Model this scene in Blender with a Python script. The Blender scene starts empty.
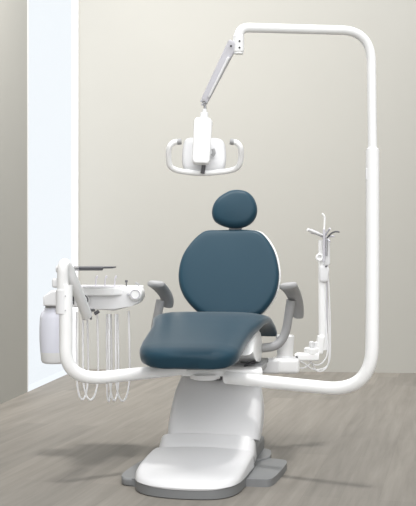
import bpy, bmesh, math, random
from mathutils import Vector, Matrix
random.seed(4)
S = bpy.context.scene
COL = S.collection
CAM = Vector((0, 0, 1.1)); F = 1000.0; CX, CY = 208.0, 253.0
V = Vector
PI = math.pi

def at(x, y, d):                       # a point seen at pixel x, y standing at distance d
    return V(((x-CX)/F*d, d, CAM.z-(y-CY)/F*d))
def on_plane(x, y, p, n):              # where the sight line through x, y meets a plane
    r = V(((x-CX)/F, 1, -(y-CY)/F))
    return CAM + r*((p-CAM).dot(n)/r.dot(n))
def on_z(x, y, z):
    return on_plane(x, y, V((0, 0, z)), V((0, 0, 1)))

# ------------------------------------------------------------------ materials
def nd(t, k, **kw):
    n = t.nodes.new(k)
    for a, b in kw.items(): setattr(n, a, b)
    return n
def plastic(name, c, rough=.35, var=.02, spec=.4, metal=0, coat=0, bump=0):
    m = bpy.data.materials.new(name); m.use_nodes = True
    t = m.node_tree; b = t.nodes['Principled BSDF']
    tc = nd(t, 'ShaderNodeTexCoord'); nz = nd(t, 'ShaderNodeTexNoise'); nz.inputs['Scale'].default_value = 6
    nz.inputs['Detail'].default_value = 3
    t.links.new(tc.outputs['Object'], nz.inputs['Vector'])
    mx = nd(t, 'ShaderNodeMix', data_type='RGBA')
    mx.inputs['A'].default_value = (*[v*(1-var) for v in c], 1)
    mx.inputs['B'].default_value = (*[min(1, v*(1+var)) for v in c], 1)
    t.links.new(nz.outputs['Fac'], mx.inputs['Factor'])
    t.links.new(mx.outputs['Result'], b.inputs['Base Color'])
    b.inputs['Roughness'].default_value = rough; b.inputs['Specular IOR Level'].default_value = spec
    b.inputs['Metallic'].default_value = metal; b.inputs['Coat Weight'].default_value = coat
    if bump:
        n2 = nd(t, 'ShaderNodeTexNoise'); n2.inputs['Scale'].default_value = 350
        t.links.new(tc.outputs['Object'], n2.inputs['Vector'])
        bp = nd(t, 'ShaderNodeBump'); bp.inputs['Strength'].default_value = bump; bp.inputs['Distance'].default_value = .001
        t.links.new(n2.outputs['Fac'], bp.inputs['Height']); t.links.new(bp.outputs['Normal'], b.inputs['Normal'])
    return m
WHITE = plastic('white_enamel', (.93, .93, .93), .3, .01)
PLAST = plastic('white_plastic', (.80, .80, .81), .38, .01)
COVER = plastic('moulded_cover', (.62, .62, .63), .42, .01)
LILAC = plastic('pale_grey_plastic', (.60, .59, .63), .4, .01)
GREY = plastic('grey_polyurethane', (.36, .36, .365), .5, .03)
RIMG = plastic('grey_rim', (.20, .205, .21), .45, .02)
STEEL = plastic('brushed_steel', (.45, .45, .47), .35, .05, metal=.8)
DARK = plastic('dark_rubber', (.05, .05, .055), .5, .05)
TRAYG = plastic('grey_tray', (.11, .11, .12), .4, .03)
BLUE = plastic('blue_upholstery', (.0165, .046, .069), .36, .03, spec=.15, bump=.15)
BLUE.node_tree.nodes['Principled BSDF'].inputs['Sheen Weight'].default_value = .28
BLUE.node_tree.nodes['Principled BSDF'].inputs['Sheen Roughness'].default_value = .35
SEATB = BLUE
HOSE = plastic('silicone_hose', (.92, .92, .94), .4, .01)
BOTTLE = plastic('translucent_bottle', (.80, .81, .90), .25, .01)
WALLM = plastic('painted_wall', (.405, .397, .368), .85, .012, spec=.15)
def wood():
    m = bpy.data.materials.new('grey_oak_planks'); m.use_nodes = True
    t = m.node_tree; b = t.nodes['Principled BSDF']
    tc = nd(t, 'ShaderNodeTexCoord')
    mp = nd(t, 'ShaderNodeMapping'); mp.inputs['Rotation'].default_value = (0, 0, math.radians(-76))
    t.links.new(tc.outputs['Object'], mp.inputs['Vector'])
    br = nd(t, 'ShaderNodeTexBrick', offset=.37, offset_frequency=2)
    br.inputs['Scale'].default_value = 1; br.inputs['Brick Width'].default_value = 1.5; br.inputs['Row Height'].default_value = .17
    br.inputs['Mortar Size'].default_value = .0012; br.inputs['Mortar Smooth'].default_value = .5
    br.inputs['Color1'].default_value = (.90, .90, .90, 1); br.inputs['Color2'].default_value = (1.10, 1.09, 1.08, 1)
    br.inputs['Mortar'].default_value = (.86, .85, .84, 1)
    t.links.new(mp.outputs['Vector'], br.inputs['Vector'])
    m2 = nd(t, 'ShaderNodeMapping'); m2.inputs['Scale'].default_value = (.7, 11, 1)
    t.links.new(mp.outputs['Vector'], m2.inputs['Vector'])
    nz = nd(t, 'ShaderNodeTexNoise'); nz.inputs['Scale'].default_value = 1.6; nz.inputs['Detail'].default_value = 8; nz.inputs['Roughness'].default_value = .65
    nz.inputs['Distortion'].default_value = .4
    t.links.new(m2.outputs['Vector'], nz.inputs['Vector'])
    cr = nd(t, 'ShaderNodeValToRGB')
    e = cr.color_ramp.elements
    e[0].position = .3; e[0].color = (.172, .159, .141, 1); e[1].position = .7; e[1].color = (.236, .220, .196, 1)
    t.links.new(nz.outputs['Fac'], cr.inputs['Fac'])
    mx = nd(t, 'ShaderNodeMix', data_type='RGBA', blend_type='MULTIPLY'); mx.inputs['Factor'].default_value = 1
    t.links.new(cr.outputs['Color'], mx.inputs['A']); t.links.new(br.outputs['Color'], mx.inputs['B'])
    t.links.new(mx.outputs['Result'], b.inputs['Base Color'])
    b.inputs['Roughness'].default_value = .6; b.inputs['Specular IOR Level'].default_value = .25
    return m
WOOD = wood()
def glass():
    m = bpy.data.materials.new('window_glass'); m.use_nodes = True
    t = m.node_tree; t.nodes.remove(t.nodes['Principled BSDF']); o = t.nodes['Material Output']
    a = nd(t, 'ShaderNodeBsdfTransparent'); g = nd(t, 'ShaderNodeBsdfGlossy'); g.inputs['Roughness'].default_value = .05
    x = nd(t, 'ShaderNodeMixShader'); x.inputs[0].default_value = .04
    t.links.new(a.outputs[0], x.inputs[1]); t.links.new(g.outputs[0], x.inputs[2])
    t.links.new(x.outputs[0], o.inputs['Surface'])
    return m
GLASS = glass()
HEADM = plastic('satin_lamp_housing', (.66, .66, .67), .45, .01)

# ------------------------------------------------------------------ mesh tools
def root(name, loc, label, cat):
    o = bpy.data.objects.new(name, None); o.empty_display_size = .1; COL.objects.link(o)
    o.location = loc; o['label'] = label; o['category'] = cat
    return o
def world_loc(o):
    p = V((0, 0, 0))
    while o: p += V(o.location); o = o.parent
    return p
def obj(name, bm, mat, parent=None, label=None, smooth=True, sub=0, angle=40):
    bmesh.ops.recalc_face_normals(bm, faces=bm.faces)
    o = None
    if parent is not None:
        off = world_loc(parent)
        for v in bm.verts: v.co -= off
    me = bpy.data.meshes.new(name); bm.to_mesh(me); bm.free()
    me.materials.append(mat)
    o = bpy.data.objects.new(name, me); COL.objects.link(o)
    if smooth:
        for p in me.polygons: p.use_smooth = True
        if not sub:
            me.set_sharp_from_angle(angle=math.radians(angle))
            if angle == 40:
                w = o.modifiers.new('w', 'WEIGHTED_NORMAL'); w.keep_sharp = True
    if sub:
        s = o.modifiers.new('s', 'SUBSURF'); s.levels = sub; s.render_levels = sub
    if parent is not None: o.parent = parent
    if label: o['label'] = label
    return o
def tag(o, label, cat, group=None):
    o['label'] = label; o['category'] = cat
    if group: o['group'] = group
    return o
def loft(bm, rings, cap=True):
    vs = [[bm.verts.new(p) for p in r] for r in rings]
    n = len(vs[0])
    for a, b in zip(vs, vs[1:]):
        for i in range(n): bm.faces.new((a[i], a[(i+1) % n], b[(i+1) % n], b[i]))
    if cap:
        bm.faces.new(vs[0][::-1]); bm.faces.new(vs[-1])
    return bm
def catmull(pts, k=8, closed=False):
    out = []; n = len(pts)
    rng = range(n) if closed else range(n-1)
    for i in rng:
        if closed: p0, p1, p2, p3 = pts[(i-1) % n], pts[i], pts[(i+1) % n], pts[(i+2) % n]
        else: p0, p1, p2, p3 = pts[max(i-1, 0)], pts[i], pts[i+1], pts[min(i+2, n-1)]
        for j in range(k):
            t = j/k
            out.append(.5*((2*p1)+(p2-p0)*t+(2*p0-5*p1+4*p2-p3)*t*t+(3*p1-p0-3*p2+p3)*t**3))
    if not closed: out.append(pts[-1].copy())
    return out
def fillet(pts, r, k=8):               # straight runs with rounded corners
    out = [pts[0]]
    for i in range(1, len(pts)-1):
        a, b, c = pts[i-1], pts[i], pts[i+1]
        rr = r[i-1] if isinstance(r, (list, tuple)) else r
        p = b+(a-b).normalized()*min(rr, (a-b).length*.49); q = b+(c-b).normalized()*min(rr, (c-b).length*.49)
        for j in range(k+1):
            t = j/k; out.append(p*(1-t)**2+b*2*t*(1-t)+q*t*t)
    out.append(pts[-1]); return out
def sweep(bm, pts, rad, seg=16, flat=None, up=None, cap=True):
    """tube along pts; rad number or list; flat = (w, h) factors of the section"""
    n = len(pts); rings = []; N = None
    for i, p in enumerate(pts):
        T = (pts[min(i+1, n-1)]-pts[max(i-1, 0)]).normalized()
        if N is None:
            a = V(up) if up else (V((0, 0, 1)) if abs(T.z) < .9 else V((0, 1, 0)))
            N = (a-T*a.dot(T)).normalized()
        else: N = (N-T*N.dot(T)).normalized()
        B = T.cross(N)
        r = rad[i] if isinstance(rad, (list, tuple)) else rad
        w, h = flat or (1, 1)
        rings.append([p+(B*math.cos(2*PI*j/seg)*w+N*math.sin(2*PI*j/seg)*h)*r for j in range(seg)])
    return loft(bm, rings, cap)
def capsule(bm, a, b, r, seg=20, er=.25):
    """cylinder with softly rounded ends"""
    T = (b-a).normalized(); e = r*er; pts = []; rad = []
    for k in range(5):
        t = k/4*PI/2; pts.append(a+T*e*(1-math.sin(t))*1.0 if 0 else a+T*e*(1-math.cos(PI/2-t))); rad.append(r-e+e*math.sin(t) if k else r-e)
    pts = [a+T*e*(1-math.cos(k/4*PI/2)) for k in range(5)]; rad = [r-e+e*math.sin(k/4*PI/2) for k in range(5)]
    pts2 = [b-T*e*(1-math.cos(k/4*PI/2)) for k in range(4, -1, -1)]
    rad2 = rad[::-1]
    al = pts+pts2; rr = rad+rad2
    N = (V((0, 0, 1)) if abs(T.z) < .9 else V((0, 1, 0))); N = (N-T*N.dot(T)).normalized(); B = T.cross(N)
    return loft(bm, [[p+(B*math.cos(2*PI*j/seg)+N*math.sin(2*PI*j/seg))*r_ for j in range(seg)] for p, r_ in zip(al, rr)])
def box(bm, c, size, rot=None, bev=.01, seg=3):
    m = Matrix.LocRotScale(c, rot, V(size))
    r = bmesh.ops.create_cube(bm, size=1, matrix=m)
    if bev:
        es = {e for v in r['verts'] for e in v.link_edges}
        bmesh.ops.bevel(bm, geom=list(es), offset=bev, segments=seg, affect='EDGES', profile=.5)
    return bm
def prism(bm, poly, ext, bev=.01, seg=3):
    """polygon (3D points in a plane) extruded by vector ext, bevelled"""
    a = [bm.verts.new(p) for p in poly]; b = [bm.verts.new(p+ext) for p in poly]; n = len(a)
    fs = [bm.faces.new(a[::-1]), bm.faces.new(b)]
    for i in range(n): fs.append(bm.faces.new((a[i], a[(i+1) % n], b[(i+1) % n], b[i])))
    if bev:
        es = {e for f in fs[:2] for e in f.edges}
        bmesh.ops.bevel(bm, geom=list(es), offset=bev, segments=seg, affect='EDGES', profile=.5, clamp_overlap=True)
    return bm
NB = bmesh.new
def Rz(a): return Matrix.Rotation(a, 3, 'Z').to_quaternion()

# ------------------------------------------------------------------ the room
def slab(name, pts, down, mat):
    bm = NB(); prism(bm, pts, down, bev=0)
    o = obj(name, bm, mat, smooth=False); o['kind'] = 'structure'; return o
corner = on_z(79, 368.8, 0); jamb = on_z(28, 391.8, 0)
wd = (corner-jamb).normalized()                       # along the left wall, away from the camera
bd = V((1, -.108, 0)).normalized()                   # along the back wall
near = jamb-wd*10.2; far_r = corner+bd*4.6
H = 3.9
right_near = V((far_r.x, near.y, 0))
slab('floor', [V((near.x, near.y, 0)), V((right_near.x, right_near.y, 0)), far_r, corner], V((0, 0, -.12)), WOOD)
out = V((-wd.y, wd.x, 0))*.16                          # thickness of the left wall, outwards
bn = V((-bd.y, bd.x, 0))*.16
slab('wall_back', [corner-bd*.004, far_r, far_r+bn, corner-bd*.004+bn], V((0, 0, H)), WALLM)
slab('wall_right', [V((far_r.x, right_near.y, 0)), V((far_r.x+.16, right_near.y, 0)), far_r+V((.16, .16, 0)), far_r+V((0, .16, 0))], V((0, 0, H)), WALLM)
slab('wall_left', [near, jamb-wd*.02, jamb-wd*.02+out, near+out], V((0, 0, H)), WALLM)
# floor-to-ceiling window: slim white frame and a pane
bm = NB()
for a in (0.0,):
    box(bm, jamb+out*.2+V((0, 0, H/2)), (.035, .06, H), Rz(math.atan2(wd.y, wd.x)), .004)
    box(bm, corner-wd*.02+out*.2+V((0, 0, H/2)), (.03, .06, H), Rz(math.atan2(wd.y, wd.x)), .004)
    box(bm, (jamb+corner)/2+out*.2+V((0, 0, H-.03)), ((corner-jamb).length, .07, .05), Rz(math.atan2(wd.y, wd.x)), .004)
w = obj('window_1', bm, WHITE); w['kind'] = 'structure'
bm = NB(); box(bm, (jamb+corner)/2+out*.2+V((0, 0, H/2)), ((corner-jamb).length-.08, .008, H-.08), Rz(math.atan2(wd.y, wd.x)), 0)
obj('pane', bm, GLASS, w, smooth=False)

# ------------------------------------------------------------------ dental chair
YAW = math.radians(10)
O = V((-.09, 4.455, 0)); VU = V((math.cos(YAW), -math.sin(YAW), 0)); VV = V((math.sin(YAW), math.cos(YAW), 0))
def L(u, v, z): return O+VU*u+VV*v+V((0, 0, z))
chair = root('dental_chair', L(0, .5, 0), 'slate blue dental patient chair on a white floor base', 'dental chair')

# base: grey rim plate, white front cover, white lift cover
def tongue(z, inset, v0=0.0, v1=.62, hw=.245):
    """plan outline rounded at the front"""
    ctrl = [(-.275, v1), (-.282, .46), (-.290, .34), (-.288, .22), (-.262, .115), (-.20, .045), (-.12, .012), (-.035, .0), (.05, .004), (.125, .022), (.180, .075), (.208, .16), (.218, .27), (.224, .40), (.228, v1)]
    c = catmull([V((x, y, 0)) for x, y in ctrl], 4)
    m = V((-.035, .5, 0)); out = []
    for i, p in enumerate(c):
        T = (c[min(i+1, len(c)-1)]-c[max(i-1, 0)]).normalized()
        q = p+V((-T.y, T.x, 0))*inset; out.append((q.x, max(q.y, 0) if 0 else q.y, z))
    return out
def zf(v):                                             # top of the front cover
    return .058+.128*max(0, v)
bm = NB()
rings = []
for z, ins in ((0, .006), (.004, .0), (.046, .0), (.052, .006)):
    rings.append([L(*p) for p in tongue(z, ins)])
loft(bm, rings)
obj('base_rim', bm, RIMG, chair, 'grey lower rim of the white base')
bm = NB(); rings = []
for k in range(7):
    t = k/6*PI/2
    ins = -.004+.040*(1-math.cos(t)); dz = .034*math.sin(t)
    rings.append([L(x, y, (.050 if k == 0 else 0)+(0 if k == 0 else zf(y)-.034+dz+.010)) for x, y, z in tongue(0, ins, v1=.50)])
# fill the top as a grid strip between the two sides
loft(bm, rings, cap=False)
top = rings[-1]; n = len(top)
vt = [bm.verts.new(p) for p in top]
h = n//2
prev = None
for i in range(h):
    a, b = top[i], top[n-1-i]
    row = [vt[i]]+[bm.verts.new(a.lerp(b, j/8)+V((0, 0, .010*math.sin(PI*j/8)*min(1, (a-b).length/.35)**2))) for j in range(1, 8)]+[vt[n-1-i]]
    if prev:
        for j in range(8): bm.faces.new((prev[j], prev[j+1], row[j+1], row[j]))
    prev = row
m_ = vt[h]
for j in range(8): bm.faces.new((prev[j], prev[j+1], m_))
bmesh.ops.remove_doubles(bm, verts=bm.verts, dist=.0005)
obj('front_cover', bm, COVER, chair)
# hinged middle section and the tall lift cover are one bent shell each
def build_shell(stations, mat, name, du=0):
    bm = NB(); R = []
    for idx, (v, z, hw, d) in enumerate(stations):
        a = stations[max(idx-1, 0)]; b = stations[min(idx+1, len(stations)-1)]
        T = V((b[0]-a[0], b[1]-a[1])).normalized(); nv, nz = -T.y, T.x      # normal in (v,z)
        r = .045; P = []
        for k in range(7):
            t = k/6*PI/2; P.append((-hw+r-r*math.cos(t), -r+r*math.sin(t)))
        for k in range(1, 6): P.append((-hw+r+(2*hw-2*r)*k/6, .008*math.sin(PI*k/6)))
        for k in range(7):
            t = k/6*PI/2; P.append((hw-r+r*math.sin(t), -r+r*math.cos(t)))
        P += [(hw, -d), (-hw, -d)]
        R.append([L(u+du, v+nv*dz, z+nz*dz) for u, dz in P])
    loft(bm, R)
    return obj(name, bm, mat, chair, angle=35)
zz = zf(.50)+.012
build_shell([(.485, zz-.020, .243, .07), (.492, zz-.006, .243, .09), (.53, zz+.024, .243, .11), (.565, zz+.053, .241, .13), (.575, zz+.052, .240, .13)], COVER, 'middle_cover', -.012)
z1 = zz+.050
build_shell([(.570, z1-.010, .236, .05), (.574, z1+.002, .236, .05), (.62, z1+.065, .239, .10), (.68, z1+.135, .238, .13), (.75, z1+.215, .231, .14), (.82, z1+.285, .212, .14), (.87, z1+.33, .20, .12)], COVER, 'lift_cover', .010)
# grey body behind/under the covers and the outrigger feet
bm = NB(); box(bm, L(-.015, .80, .055), (.47, .50, .11), Rz(-YAW), .02); obj('base_plate', bm, RIMG, chair)
def foot(px, z, name):
    bm = NB(); prism(bm, [V((p.x, p.y, 0)) for p in catmull([on_z(x, y, z) for x, y in px], 3, True)], V((0, 0, z)), .010)
    obj(name, bm, RIMG, chair)
foot([(240, 459.5), (240.5, 459), (257, 458.5), (272, 458.4), (283, 459.4), (286.5, 461), (286, 464), (280, 471.5), (273.5, 477.5), (269, 479.3), (263, 479.5), (250, 479), (240.5, 479), (240, 478.5)], .036, 'foot_plate')
foot([(160, 457), (146, 458.5), (128, 469), (122, 474.5), (123.5, 478), (137, 479), (160, 478)], .036, 'foot_plate')
foot([(245, 448), (257, 448), (267, 448.3), (271, 451), (270, 456), (263, 458.5), (250, 459)], .045, 'rear_foot')

# column above lift cover to seat, mostly hidden
bm = NB(); box(bm, L(0, .99, .40), (.22, .26, .34), Rz(-YAW), .02); obj('column', bm, GREY, chair)
bm = NB(); box(bm, at(247, 362.5, 5.42), (.20, .30, .025), Rz(-YAW), .006); obj('seat_bracket', bm, RIMG, chair)
bm = NB(); prism(bm, [at(233, 362, 5.3), at(243, 354, 5.3), at(249, 362, 5.3)], V((0, .02, 0)), .004)
obj('hinge_bracket', bm, GREY, chair)
bm = NB(); capsule(bm, at(244, 366, 5.25), at(256, 361, 5.25), .006); obj('hinge_rod', bm, DARK, chair)

# seat cushion: one long saddle, knees at the crest
SU = -.048
st = [  # v, z of the mid surface, half width, thickness
 (.205, .590, .070, .050), (.215, .590, .138, .072), (.24, .597, .196, .090), (.285, .608, .238, .098), (.36, .622, .264, .100),
 (.46, .643, .277, .098), (.58, .674, .280, .094), (.70, .705, .279, .088), (.79, .728, .287, .080), (.87, .744, .301, .072),
 (.95, .750, .309, .066), (1.03, .744, .312, .062), (1.10, .726, .309, .060), (1.17, .698, .314, .052), (1.225, .664, .318, .044), (1.248, .645, .316, .034)]
def seat_pad(st, name):
    bm = NB(); R = []
    for i, (v, z, hw, th) in enumerate(st):
        a = st[max(i-1, 0)]; b = st[min(i+1, len(st)-1)]
        if i < 3: T = V((1, .25)).normalized()
        else: T = V((b[0]-a[0], b[1]-a[1])).normalized()
        nv, nz = -T.y, T.x
        e = 2.0/5.5; ez = 2.0/2.2; P = []
        for j in range(40):
            t = 2*PI*j/40; c, s = math.cos(t), math.sin(t)
            cu = math.copysign(abs(c)**.42, c)*hw; cz = math.copysign(abs(s)**.62, s)*th/2
            # slight dish across the middle and edges that droop
            q = abs(cu)/hw
            if cu > 0: cu *= 1-.16*math.sin(PI*min(1, max(0, (v-.18)/.62)))
            P.append((cu, cz-.010*q**4))
        sh = -.014*max(0, 1-abs(v-.88)/.22); R.append([L(SU+sh+u, v+nv*d, z+nz*d) for u, d in P])
    loft(bm, R)
    return obj(name, bm, SEATB, chair, angle=80)
seat_pad(st, 'seat')

# white shell under the seat: drum sides
bm = NB()
prof = [(.62, .585), (.70, .645), (.78, .690), (.86, .705), (.93, .705), (1.0, .685), (1.05, .65), (1.08, .60), (1.07, .55), (1.02, .505), (.96, .492), (.89, .525), (.78, .57)]
prism(bm, [L(SU-.255, v, z) for v, z in prof], VU*.51, .03, 4)
obj('seat_shell', bm, WHITE, chair, angle=30)

# backrest and headrest cushions
def cushion(name, px, pc, n, th, mat, bulge=.03, shell_mat=None, parent=None, k=6, edge=.5):
    pts = catmull([on_plane(x, y, pc, n) for x, y in px], k, True)
    c = sum(pts, V((0, 0, 0)))/len(pts)
    R = []; K = 9
    rr = th*edge
    for i in range(K):                                 # from the back round to the front
        t = -PI/2+PI*i/(K-1)
        ins = rr*(1-math.cos(t)); dep = math.sin(t)*th/2
        ring = []
        for p in pts:
            d = (c-p); ring.append(p+d.normalized()*ins-n*(-dep))
        R.append(ring)
    # domes
    def domes(sign, base, amount):
        out = []
        for f in (.85, .65, .4, .15):
            out.append([c+(p-c)*f+n*sign*(th/2+amount*(1-f*f))-n*n.dot(p-c)*0 - n*0 for p in [q-n*((q-c).dot(n)) for q in base]])
        return out
    front = domes(1, R[-1], bulge); back = domes(-1, R[0], 0.0)[::-1]
    bm = NB(); loft(bm, back+R+front)
    o = obj(name, bm, mat, parent or chair, angle=80)
    return pts, c, o
tilt = math.radians(27)
nB = (V((-math.sin(YAW)*math.cos(tilt), -math.cos(YAW)*math.cos(tilt), math.sin(tilt))))   # faces the viewer and up
cB = at(229, 272, 5.72)
back_px = [(207, 231.2), (221, 230.6), (235, 230.4), (249, 230.5), (260, 232.6), (268, 240), (275, 252.5), (278.8, 268), (279, 281), (275.5, 295), (268, 307), (258, 316), (240, 321), (220, 321), (204, 316), (192, 307), (183, 295), (178.8, 282), (179.2, 268), (183.5, 254.5), (191, 243.5), (199, 235.5)]
cushion('backrest', back_px, cB, nB, .06, BLUE, .006)
shl = [(229+(x-229)*1.0+1.6, 275+(y-275)*1.0-.2) for x, y in back_px]
cushion('backrest_shell', shl, cB-nB*.045, nB, .045, WHITE, .0)
nH = (V((-math.sin(YAW)*math.cos(.30), -math.cos(YAW)*math.cos(.30), math.sin(.30))))
cH = at(235, 210, 5.86)
head_px = [(226, 193), (232, 190.6), (239.5, 190.2), (247.5, 192.2), (253.5, 197.5), (257, 206), (257, 214), (253.5, 221), (247, 226), (238, 228.3), (229, 227.8), (220.5, 225.2), (214.3, 221), (211.8, 213.5), (213.5, 205), (218.5, 198)]
cushion('headrest', head_px, cH, nH, .075, BLUE, .008)
hp = [(235+(x-235)*.97+1.0, 210+(y-210)*.97) for x, y in head_px]
bm = NB()
box(bm, at(235.5, 231, 5.93), (.07, .035, .16), Rz(-YAW), .008)
obj('headrest_bracket', bm, STEEL, chair)
bm = NB(); capsule(bm, at(229, 229, 5.87), at(242, 229, 5.87), .011); obj('headrest_pivot', bm, STEEL, chair)

# armrests: bent grey tube and a curved pad
def pad_sweep(pts, ws, hs, ups):
    bm = NB(); R = []; n = len(pts); seg = 24
    for i, p in enumerate(pts):
        T = (pts[min(i+1, n-1)]-pts[max(i-1, 0)]).normalized()
        N = (ups-T*ups.dot(T)).normalized(); B = T.cross(N)
        ring = []
        for j in range(seg):
            t = 2*PI*j/seg; c, s = math.cos(t), math.sin(t)
            ring.append(p+B*math.copysign(abs(c)**.7, c)*ws[i]+N*math.copysign(abs(s)**.7, s)*hs[i])
        R.append(ring)
    return loft(bm, R)
def armrest(side):
    if side > 0:
        a = at(252, 349, 5.42); tube = fillet([a, at(284, 346, 5.50), at(291, 300, 5.46)], .16, 10)
        pad = [at(288, 285.8, 5.24), at(288.6, 286.2, 5.28), at(290, 288, 5.35), at(292.8, 292.5, 5.43), at(295.6, 299, 5.50), at(297.6, 307, 5.56), at(298.2, 314, 5.60), at(298, 318.5, 5.61)]
        up = V((-.1, .25, 1))
    else:
        a = at(166, 347, 5.55); tube = fillet([a, at(152, 345, 5.62), at(160.5, 300, 5.6)], .12, 10)
        pad = [at(155.5, 284, 5.40), at(156.4, 284.4, 5.44), at(158.4, 286, 5.50), at(162, 289.6, 5.57), at(165.4, 294.6, 5.62), at(167.6, 300, 5.66), at(168.2, 304, 5.68), at(168.2, 306.5, 5.69)]
        up = V((.1, .25, 1))
    bm = NB(); sweep(bm, tube, .0245, 20); obj('armrest_post', bm, GREY, chair)
    P = catmull(pad, 4)
    n = len(P); ws = []; hs = []
    for i in range(n):
        t = i/(n-1); e = min(1, math.sqrt(max(0, 1-(1-min(t/.16, 1))**2))+.12, math.sqrt(max(0, 1-(1-min((1-t)/.16, 1))**2))+.12)
        ws.append((.050-.022*t)*e); hs.append((.019+.006*t)*e)
    obj('armrest_pad', pad_sweep(P, ws, hs, up), GREY, chair, angle=80)
armrest(1); armrest(-1)

# ------------------------------------------------------------------ dental light on its tall post
light = root('dental_light', V((.77, 4.7, 0)), 'tall white curved pole carrying the dental operatory light over the chair', 'dental light')
PD = 4.68
b0 = at(226, 377.5, 5.08); corner_b = at(371.5, 392.5, PD); top_c = at(371, 31.0, PD); top_e = at(238.5, 27.5, 4.5)
low = fillet([b0, corner_b, at(372.5, 300, PD), at(372.5, 150.5, PD)], .235, 14)
bm = NB(); sweep(bm, low, .0315, 28); obj('lower_pole', bm, WHITE, light)
bm = NB(); capsule(bm, at(372.5, 152, PD), at(372.5, 148, PD), .029, 28); obj('pole_collar', bm, PLAST, light)
bm = NB(); sweep(bm, fillet([at(372.5, 151, PD), top_c, top_e, at(238.5, 54, 4.5)], [.15, .05], 14), .0212, 24); obj('upper_pole', bm, WHITE, light)
bm = NB(); capsule(bm, at(238.5, 34, 4.5), at(238.5, 53.5, 4.5), .0245, 24, .5); kn = obj('arm_knuckle', bm, WHITE, light)
for y in (41, 47.5):
    bm = NB(); capsule(bm, at(239.5, y, 4.478), at(239.5, y, 4.470), .0045, 10); obj('screw', bm, DARK, kn)
bm = NB(); box(bm, at(367.3, 174, PD-.006), (.016, .018, .056), None, .005); obj('switch', bm, PLAST, light)
# spring arm
a = at(232.5, 44, 4.50); b = at(204.5, 101, 4.56)
def barbox(bm, a, b, w, d, bev=.006, w2=None):
    T = (b-a).normalized(); N = V((0, 1, 0)); N = (N-T*N.dot(T)).normalized(); B = T.cross(N)
    w2 = w2 or w
    R = []
    for p, ww, f in ((a, w, .8), (a+T*bev, w, 1), (b-T*bev, w2, 1), (b, w2, .8)):
        ring = []
        for j in range(24):
            t = 2*PI*j/24; c, s = math.cos(t), math.sin(t)
            ring.append(p+B*math.copysign(abs(c)**.45, c)*ww/2*f+N*math.copysign(abs(s)**.45, s)*d/2*f)
        R.append(ring)
    return loft(bm, R)
bm = NB(); barbox(bm, at(234, 41.5, 4.5), b, .050, .042, .01, .036); arm = obj('spring_arm', bm, LILAC, light)
bm = NB(); barbox(bm, at(229, 57, 4.495), at(209, 97, 4.535), .014, .045, .01, .010); obj('arm_seam', bm, PLAST, arm)
bm = NB(); capsule(bm, at(231, 46, 4.473), at(231, 46, 4.466), .005, 10); obj('screw', bm, DARK, arm)
for x, y in ((201.5, 101), (202.5, 104.5), (206.5, 102)):
    bm = NB(); capsule(bm, at(x, y, 4.545), at(x, y, 4.535), .006, 10); obj('screw', bm, STEEL, arm)
bm = NB(); capsule(bm, at(205, 101.5, 4.56), at(205, 112, 4.56), .0065, 12)
capsule(bm, at(202.5, 103, 4.56), at(207.5, 102, 4.56), .008, 12); obj('wrist_pin', bm, STEEL, light)
bm = NB(); capsule(bm, at(204.5, 109, 4.56), at(204.5, 113.5, 4.56), .010, 16)
capsule(bm, at(204.2, 112.3, 4.56), at(204.2, 119.5, 4.56), .0185, 20); obj('wrist_cap', bm, WHITE, light)
# yoke (the slim upright housing)
bm = NB(); barbox(bm, at(203.2, 119, 4.545), at(200.8, 163.8, 4.505), .084, .052, .012, .080); obj('yoke', bm, WHITE, light)
bm = NB(); capsule(bm, at(207, 124, 4.59), at(212, 122, 4.59), .012, 14); obj('tilt_knob', bm, PLAST, light)
# lamp head: rounded square shell seen from behind, thick and domed
hn = V((.02, -.94, -.34)).normalized()*-1          # it shines back and down towards the headrest
hn = V((0, .90, -.43)).normalized()
hpx = [(184.5, 141.5), (190, 138.7), (205, 138.3), (219, 139.5), (224, 143), (225.8, 150), (226.2, 160), (224.5, 168), (219, 172), (204, 173), (188, 172), (183.3, 168), (182, 160), (182.5, 150)]
pts, c, o = cushion('lamp_head', hpx, at(204, 156, 4.62), -hn, .05, HEADM, .015, parent=light)
bm = NB()
fr = [c+(p-c)*.86+hn*.026 for p in pts]
loft(bm, [fr, [p+hn*.004 for p in fr]])
obj('lens', bm, GLASS, o)
# dark slot behind the yoke
bm = NB(); sweep(bm, catmull([at(213, 149, 4.565), at(214, 153, 4.56), at(212, 156, 4.56)], 4), .008, 10, (1, .6)); obj('hinge_recess', bm, GREY, light)
bm = NB(); sweep(bm, catmull([at(204, 158, 4.545), at(203.7, 166, 4.535), at(202.5, 173.5, 4.54)], 4), .0095, 10); obj('cable', bm, TRAYG, light)
# handle bar: rim below the head rising to a grip each side
hb = [at(179.5, 141.8, 4.50), at(173.5, 142.5, 4.50), at(169.2, 147.5, 4.50), at(168.6, 157, 4.52), at(170.2, 166, 4.54), at(177, 170.3, 4.56), at(190, 172.5, 4.57), at(205, 173.2, 4.57), at(220, 172, 4.57), at(233, 169.8, 4.56), at(239, 165.5, 4.54), at(241, 156.5, 4.52), at(240.4, 147.5, 4.50), at(236.8, 142.8, 4.50), at(231.8, 141.8, 4.50)]
bm = NB(); sweep(bm, catmull(hb, 5), .0125, 14); hd = obj('handle', bm, WHITE, light)
for p, q in (((181.5, 141.5), (177, 142)), ((229.8, 141.5), (234, 142.2))):
    bm = NB(); capsule(bm, at(*p, 4.50), at(*q, 4.50), .0136, 14); obj('grip', bm, GREY, hd, 'grey end grip')

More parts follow.
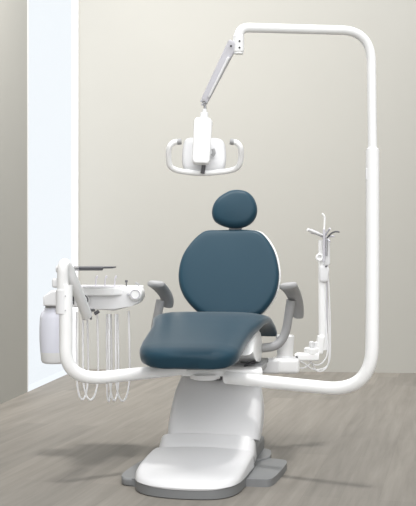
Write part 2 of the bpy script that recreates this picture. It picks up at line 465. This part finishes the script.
# ------------------------------------------------------------------ delivery unit on the swing arm
unit = root('delivery_unit', V((-.67, 4.78, 0)), 'white swing arm dental delivery unit with hanging hoses and a water bottle', 'delivery unit')
LD = 4.78
bm = NB(); sweep(bm, fillet([at(183, 368.8, 5.15), at(66.0, 381.5, LD), at(66.0, 318, LD), at(66, 285, LD)], .215, 14), .0315, 28); obj('swing_arm', bm, WHITE, unit)
bm = NB(); capsule(bm, at(62.8, 314, LD), at(62.8, 289.5, LD), .0335, 26, .12); sl = obj('sleeve', bm, PLAST, unit)
for y in (296, 310.5):
    bm = NB(); capsule(bm, at(65.4, y, LD-.032), at(65.4, y, LD-.037), .0035, 8); obj('screw', bm, STEEL, sl)
armp = fillet([at(62.8, 291, LD), at(62.9, 256.5, LD-.02), at(75, 285, 4.88), at(87, 315.5, 5.06)], [.085, .1], 12)
bm = NB(); sweep(bm, armp, .0268, 24); obj('flex_arm', bm, WHITE, unit)
bm = NB(); capsule(bm, at(62, 269, 4.80), at(56, 269, 4.80), .018, 18, .5); kb = obj('pivot_knob', bm, PLAST, unit)
bm = NB(); capsule(bm, at(58.2, 268.7, 4.784), at(58.2, 268.7, 4.772), .006, 10); obj('screw', bm, DARK, kb)
bm = NB(); box(bm, at(56.5, 283, 4.82), (.04, .04, .045), None, .01); obj('hose_clip', bm, PLAST, unit)
# instrument tray plate with its support arm
bm = NB()
tc = at(95, 268.6, 5.25)
prism(bm, [V((tc.x+x, y, 1.020)) for x, y in ((-.10, 5.12), (.055, 5.12), (.10, 5.19), (.10, 5.38), (-.10, 5.38))], V((0, 0, .009)), .003)
o = obj('instrument_tray', bm, TRAYG, unit)
bm = NB()
sec = [(.118, .004), (.118, .016), (.100, .016), (.098, .006)]
tp = []
box(bm, V((tc.x-.022, 5.13, 1.021)), (.155, .016, .022), None, .007)
tr = obj('tray_rim', bm, TRAYG, o)
bm = NB(); sweep(bm, [at(68, 269, 4.83), V((at(80, 268, 5.2).x, 5.2, 1.018)), V((tc.x, 5.28, 1.018))], .010, 12); obj('tray_arm', bm, STEEL, unit)
# control head
HD = 5.37
def hp_(x, y, dy=0): return at(x, y, HD)+V((0, dy, 0))
# front outline of the head
front = [(71, 290), (136, 289), (141, 292), (142, 298), (139, 303.5), (132, 306), (114, 310.8), (91, 309), (74, 307), (71, 305)]
bm = NB(); prism(bm, [hp_(*p) for p in front][::-1], V((0, .30, 0)), .010); head = obj('control_head', bm, PLAST, unit)
zl = at(100, 295.8, HD-.04).z
plan = [(70, HD-.04), (113.5, HD-.04), (126, HD+.02), (136, HD+.09), (139.5, HD+.16), (139.5, HD+.34), (70, HD+.36)]
bm = NB(); prism(bm, [V(((x-CX)/F*(HD-.04), y, zl)) for x, y in plan], V((0, 0, .044)), .009); obj('head_lid', bm, WHITE, head)
bm = NB(); box(bm, V((at(97, 290, HD).x, HD+.16, zl+.0455)), (.24, .28, .005), None, .002); obj('work_mat', bm, LILAC, head, 'pale grey mat on the lid')
# round end boss
bm = NB(); capsule(bm, hp_(135.6, 294, .22), hp_(135.6, 294, -.03), .037, 28, .35); bo = obj('end_boss', bm, WHITE, head)
bm = NB()
ring = [hp_(135.6, 294, -.032)+V((math.cos(t)*.024, 0, math.sin(t)*.024)) for t in [2*PI*i/28 for i in range(28)]]
sweep(bm, ring+[ring[0]], .003, 8); obj('boss_ring', bm, LILAC, bo)
bm = NB(); capsule(bm, hp_(128.5, 294.4, -.02), hp_(128.5, 294.4, -.038), .008, 12); obj('button', bm, STEEL, head)
bm = NB(); capsule(bm, hp_(139, 285.5, .05), hp_(134.5, 283, .05), .007, 12); obj('end_clip', bm, GREY, head)
bm = NB(); capsule(bm, hp_(124.8, 281.8, .1), hp_(124.8, 287, .1), .0035, 10); capsule(bm, hp_(124.8, 280.6, .1), hp_(124.8, 283, .1), .0075, 12); obj('toggle', bm, TRAYG, head, 'dark grey toggle')
for x in (93, 102.5, 112.5):
    bm = NB()
    sweep(bm, catmull([hp_(x-.3, 287, .14), hp_(x, 281, .14), hp_(x+.4, 277.6, .14), hp_(x+1.5, 276.6, .14), hp_(x+1.4, 279, .14)], 4), .0036, 8)
    obj('handpiece_hook', bm, LILAC, head)
# left junction box and bottle cap
bm = NB(); prism(bm, [hp_(*p)+V((0, .0, 0)) for p in [(42.8, 297), (51, 290.8), (76, 289.5), (76, 307), (43, 305.8)]][::-1], V((0, .20, 0)), .010); obj('junction_box', bm, PLAST, unit)
bm = NB(); box(bm, hp_(73.4, 299, -.006), (.008, .01, .022), None, .002); obj('indicator', bm, TRAYG, unit)
bc = at(54.5, 310, HD+.09)
bm = NB()
R = []
def lathe(bm, base, prof, seg=32):
    return loft(bm, [[base+V((math.cos(2*PI*j/seg)*r, math.sin(2*PI*j/seg)*r, z)) for j in range(seg)] for r, z in prof])
zb = at(54.5, 363, HD+.09).z
sc = (HD+.09)/1000
bx = V((bc.x, bc.y, 0))
def zy(y): return 1.1-(y-253)*sc
lathe(bm, bx, [(.058, zy(363)), (.066, zy(362.2)), (.072, zy(360)), (.075, zy(354)), (.0765, zy(351.8))]); bot_b = bm
prof = [(.0765, zy(351.8)), (.081, zy(340)), (.0815, zy(328)), (.079, zy(318)), (.073, zy(313.5)), (.062, zy(311)), (.054, zy(309.5)), (.054, zy(307.8))]
bm2 = NB(); lathe(bm2, bx, prof); wb = obj('water_bottle', bm2, BOTTLE, unit, 'translucent pale lilac water bottle')
obj('bottle_boot', bm, PLAST, wb, 'white boot round the bottle foot')
bm = NB(); lathe(bm, bx, [(.050, zy(308)), (.050, zy(305))]); obj('bottle_cap', bm, GREY, wb, 'dark grey cap ring')
# knuckle under the head where the flex arm joins
bm = NB(); capsule(bm, hp_(85, 299.6, -.03), hp_(85, 299.6, -.055), .0285, 24, .3); j = obj('knuckle', bm, WHITE, unit)
bm = NB(); rg = [hp_(84.8, 299.6, -.056)+V((math.cos(t)*.023, 0, math.sin(t)*.026)) for t in [math.radians(-100+i*10) for i in range(23)]]
sweep(bm, rg, .0035, 8); obj('knuckle_ring', bm, TRAYG, j)
bm = NB(); capsule(bm, at(86.5, 310.2, 5.2), at(94, 310.2, 5.32), .008, 12); capsule(bm, at(91, 311, 5.25), at(91, 319, 5.15), .0055, 10); obj('arm_bolt', bm, TRAYG, unit)
bm = NB(); capsule(bm, at(94.5, 314, 5.3), at(99, 311, 5.3), .0095, 12); obj('lever', bm, TRAYG, unit)
bm = NB(); capsule(bm, at(84, 306, 5.08), at(86, 320, 5.08), .020, 14, .5); capsule(bm, at(87, 316, 5.08), at(90, 308, 5.42), .012, 14); obj('arm_end', bm, PLAST, unit)
# hoses: deep U loops
def hose(xl, xr, yb, xm=None, yl=312, yr=313, dl=5.40, dr=5.46):
    xm = xm if xm is not None else (xl+xr)/2
    hw = (xr-xl)/2; c0 = (xl+xr)/2; y0 = 372
    pts = [at(xl, yl, dl), at(xl-.2, 340, dl), at(xl, 358, dl)]
    for k in range(11):
        t = PI*k/10
        x = c0-hw*math.cos(t)+(xm-c0)*math.sin(t)
        pts.append(at(x, y0+(yb-y0)*math.sin(t)**1.0, dl+(dr-dl)*k/10))
    pts += [at(xr, 358, dr), at(xr-.3, 340, dr), at(xr-1.0, yr, dr)]
    bm = NB(); sweep(bm, catmull(pts, 4), .0054, 10); obj('hose', bm, HOSE, unit)
hose(76.6, 88.2, 399.5, 82.3, 312, 313)
hose(83, 98.2, 399.8, 90.4, 312, 313, 5.36, 5.42)
hose(107.0, 111.6, 401.5, 108.6, 314, 314, 5.44, 5.50)
hose(109.2, 118.4, 400.5, 114.2, 314, 314, 5.36, 5.44)
hose(115.8, 129.6, 401.0, 122.6, 314, 311, 5.40, 5.46)

# pivot mount under the seat that carries both arms: flat link and hub
mount = chair
bm = NB(); capsule(bm, at(205, 372.8, 5.16), at(205, 379.6, 5.16), .078, 36, .35); obj('hub', bm, WHITE, mount)
bm = NB(); box(bm, at(222, 371.3, 5.20), (.42, .16, .036), Rz(-YAW*.2), .012); obj('link', bm, WHITE, mount)
bm = NB(); capsule(bm, at(208, 372, 5.2), at(208, 360, 5.2), .012, 12); obj('pin', bm, LILAC, mount)
bm = NB(); capsule(bm, at(218, 373, 5.22), at(218, 380, 5.22), .022, 16); obj('spacer', bm, TRAYG, mount)
bm = NB(); box(bm, at(246, 366.5, 5.36), (.20, .22, .034), Rz(-YAW), .008); obj('rear_link', bm, GREY, mount)

# ------------------------------------------------------------------ assistant arm
asst = root('assistant_arm', V((.46, 5.62, 0)), 'white jointed assistant arm with instrument holder standing behind the chair', 'instrument arm')
AD = 5.62
bm = NB(); box(bm, at(267, 365.6, AD-.01), (.14, .12, .080), None, .014)
obj('mount_arm', bm, PLAST, asst)
bm = NB(); box(bm, at(285, 365.2, AD), (.155, .13, .085), None, .022, 4); obj('swivel_block', bm, WHITE, asst)
bm = NB()
def cone(bm, x, y0, y1, r0, r1, d, seg=28):
    b = at(x, y1, d); s = d/1000
    z0, z1 = at(x, y0, d).z, b.z
    base = V((b.x, b.y, 0)); e = .006
    return lathe(bm, base, [(r0*0+r1-e, z1), (r1, z1+e), (r0, z0-e), (r0-e, z0)], seg)
cone(bm, 285, 335, 359, .053, .043, AD); obj('turret', bm, WHITE, asst)
bm = NB(); cone(bm, 285, 355.5, 360.5, .050, .056, AD); obj('turret_collar', bm, PLAST, asst)
bm = NB()
prism(bm, [at(x, y, 5.66) for x, y in [(295, 355.3), (298, 353.3), (319.5, 353.6), (319.5, 361), (298, 361.3), (295, 359.5)]][::-1], V((0, .07, 0)), .010); lk = obj('link_arm', bm, WHITE, asst)
bm = NB(); capsule(bm, at(296.6, 357.3, 5.655), at(296.6, 357.3, 5.645), .0075, 12); obj('pivot_screw', bm, DARK, lk)
bm = NB(); cone(bm, 311.6, 347.4, 354.4, .043, .043, 5.70); obj('disc', bm, WHITE, asst)
bm = NB(); cone(bm, 311.6, 341.2, 347.8, .015, .015, 5.68, 18); cone(bm, 316.5, 341.6, 347.8, .015, .015, 5.70, 18); obj('stub', bm, PLAST, asst)
bm = NB(); box(bm, at(320.0, 344.5, 5.71), (.042, .06, .105), Matrix.Rotation(.12, 3, 'Y').to_quaternion(), .010)
box(bm, at(324.5, 341, 5.73), (.034, .05, .10), None, .008); obj('elbow', bm, WHITE, asst)
bm = NB(); sweep(bm, [at(322.6, 350, 5.72), at(322.4, 285, 5.72), at(322.0, 240, 5.72)], [.023, .023, .0215], 20); obj('upright', bm, WHITE, asst)
bm = NB(); capsule(bm, at(325.8, 338, 5.72), at(325.8, 240, 5.72), .011, 14); obj('support_rod', bm, LILAC, asst)
bm = NB(); barbox(bm, at(324, 267, 5.70), at(323.6, 281.5, 5.70), .060, .05, .01, .050); obj('sleeve', bm, PLAST, asst)
bm = NB(); barbox(bm, at(326.3, 238, 5.71), at(326.5, 265, 5.71), .040, .04, .01); obj('holder_bracket', bm, PLAST, asst)
bm = NB(); cc = at(319.6, 257.4, 5.66)
rg = [cc+V((math.cos(t)*.0165, 0, math.sin(t)*.0165)) for t in [2*PI*i/20 for i in range(20)]]
sweep(bm, rg+[rg[0]], .0065, 10); capsule(bm, cc+V((0, .03, 0)), cc+V((0, .005, 0)), .012, 14); obj('lock_knob', bm, WHITE, asst)
for x, y in ((326.2, 247.5), (326.4, 242), (326, 266.5)):
    bm = NB(); capsule(bm, at(x, y, 5.675), at(x, y, 5.668), .005, 8); obj('screw', bm, DARK, asst)
# instrument holder arms fanning out
bm = NB()
for p, q in (((324, 236.8), (311, 229.6)), ((324, 237.5), (311, 232.5)), ((325, 236), (330, 228.5)), ((325, 238), (334, 236.2)), ((325, 238.5), (330, 241.5))):
    sweep(bm, catmull([at(*p, 5.68), at((p[0]+q[0])/2, (p[1]+q[1])/2-.6, 5.66), at(*q, 5.63)], 4), .0055, 10)
hf = obj('instrument_holder', bm, LILAC, asst, 'pale grey fan of instrument cradles')
# hoses of the assistant arm
def cab(px, d=5.74, r=.0042):
    bm = NB(); sweep(bm, catmull([at(x, y, d) for x, y in px], 6), r, 8); obj('hose', bm, HOSE, asst)
cab([(324.5, 252), (325.5, 280), (328, 310), (329, 340), (328.8, 360), (326, 368), (321, 371.3), (316, 370), (312, 364), (309, 360)], 5.76)
cab([(326.5, 250), (329, 290), (330.2, 330), (330, 356), (327, 366), (320, 369.5), (312, 369), (305, 364), (300, 361)], 5.79)
cab([(323, 254), (323.6, 290), (326.5, 330), (327.5, 352), (323, 362), (316, 365), (309, 361)], 5.70)
cab([(291, 363), (296, 367), (303, 368), (309, 364.5), (312, 360)], 5.70)
# instruments resting in the cradles: things of their own
bm = NB(); sweep(bm, catmull([at(323.9, 248, 5.66), at(324.2, 232, 5.66), at(324.6, 222, 5.66), at(324.7, 217.5, 5.66), at(323.7, 215, 5.66), at(321.9, 213.6, 5.66)], 6), .0052, 12)
sy = root('air_water_syringe', at(324, 248, 5.66), 'white air water syringe with curved tip upright in the assistant arm holder', 'dental syringe')
obj('tip', bm, WHITE, sy)
bm = NB(); capsule(bm, at(323.9, 262, 5.655), at(324.1, 229, 5.655), .0075, 14); obj('grip', bm, LILAC, sy)
sj = root('saliva_ejector', at(331, 240, 5.66), 'dark hooked saliva ejector curving out of the assistant arm holder', 'suction instrument')
bm = NB(); sweep(bm, catmull([at(326.4, 239, 5.66), at(329.5, 235, 5.65), at(333, 232.4, 5.64), at(336.5, 231.6, 5.63), at(339.5, 232.2, 5.63)], 6), .0045, 10); obj('hook', bm, TRAYG, sj)
bm = NB(); capsule(bm, at(326.5, 256, 5.655), at(326.6, 238, 5.655), .006, 12); obj('grip', bm, STEEL, sj)
hv = root('suction_tube', at(311, 231, 5.64), 'pale wide suction tube pointing sideways from the holder towards the chair', 'suction instrument')
bm = NB(); sweep(bm, [at(307.6, 229.5, 5.60), at(313, 231.7, 5.62), at(322, 235, 5.66)], [.0085, .0085, .006], 14); obj('tube', bm, PLAST, hv)

# ------------------------------------------------------------------ light, sky, camera
W = bpy.data.worlds.new('sky'); S.world = W; W.use_nodes = True
bg = W.node_tree.nodes['Background']; bg.inputs['Color'].default_value = (.905, .955, 1.0, 1); bg.inputs['Strength'].default_value = .79
def sun(name, rot, e, ang, col=(1, 1, 1)):
    l = bpy.data.lights.new(name, 'SUN'); l.energy = e; l.angle = math.radians(ang); l.color = col
    o = bpy.data.objects.new(name, l); COL.objects.link(o); o.rotation_euler = rot; o.location = (0, 3, 4); return o
sun('overhead_sun', (math.radians(3), math.radians(2), 0), 1.25, 6, (1, .98, .95))
sun('front_fill', (math.radians(50), 0, math.radians(8)), 2.1, 80, (1, .98, .96))  # broad fill added from the camera side to lift upright white parts
def area(name, loc, tgt, e, sx, sy, col=(1, 1, 1)):
    l = bpy.data.lights.new(name, 'AREA'); l.shape = 'RECTANGLE'; l.size = sx; l.size_y = sy; l.energy = e; l.color = col
    o = bpy.data.objects.new(name, l); COL.objects.link(o); o.location = loc
    o.rotation_euler = (V(tgt)-V(loc)).to_track_quat('-Z', 'Y').to_euler(); return o
area('wall_fill', (-1.0, 5.6, 3.8), (-.7, 9.3, 2.8), 95, 1.5, 1.5, (1, .97, .93))  # unseen area light, added to brighten the back wall towards its upper left

cam = bpy.data.cameras.new('camera'); co = bpy.data.objects.new('camera', cam); COL.objects.link(co)
co.location = CAM; co.rotation_euler = (PI/2, 0, 0); cam.sensor_fit = 'AUTO'; cam.sensor_width = 36; cam.lens = F/506*36
cam.clip_end = 200
S.camera = co
S.view_settings.view_transform = 'Standard'; S.view_settings.look = 'None'; S.view_settings.gamma = 1
S.view_settings.use_curve_mapping = False; S.view_settings.exposure = .38
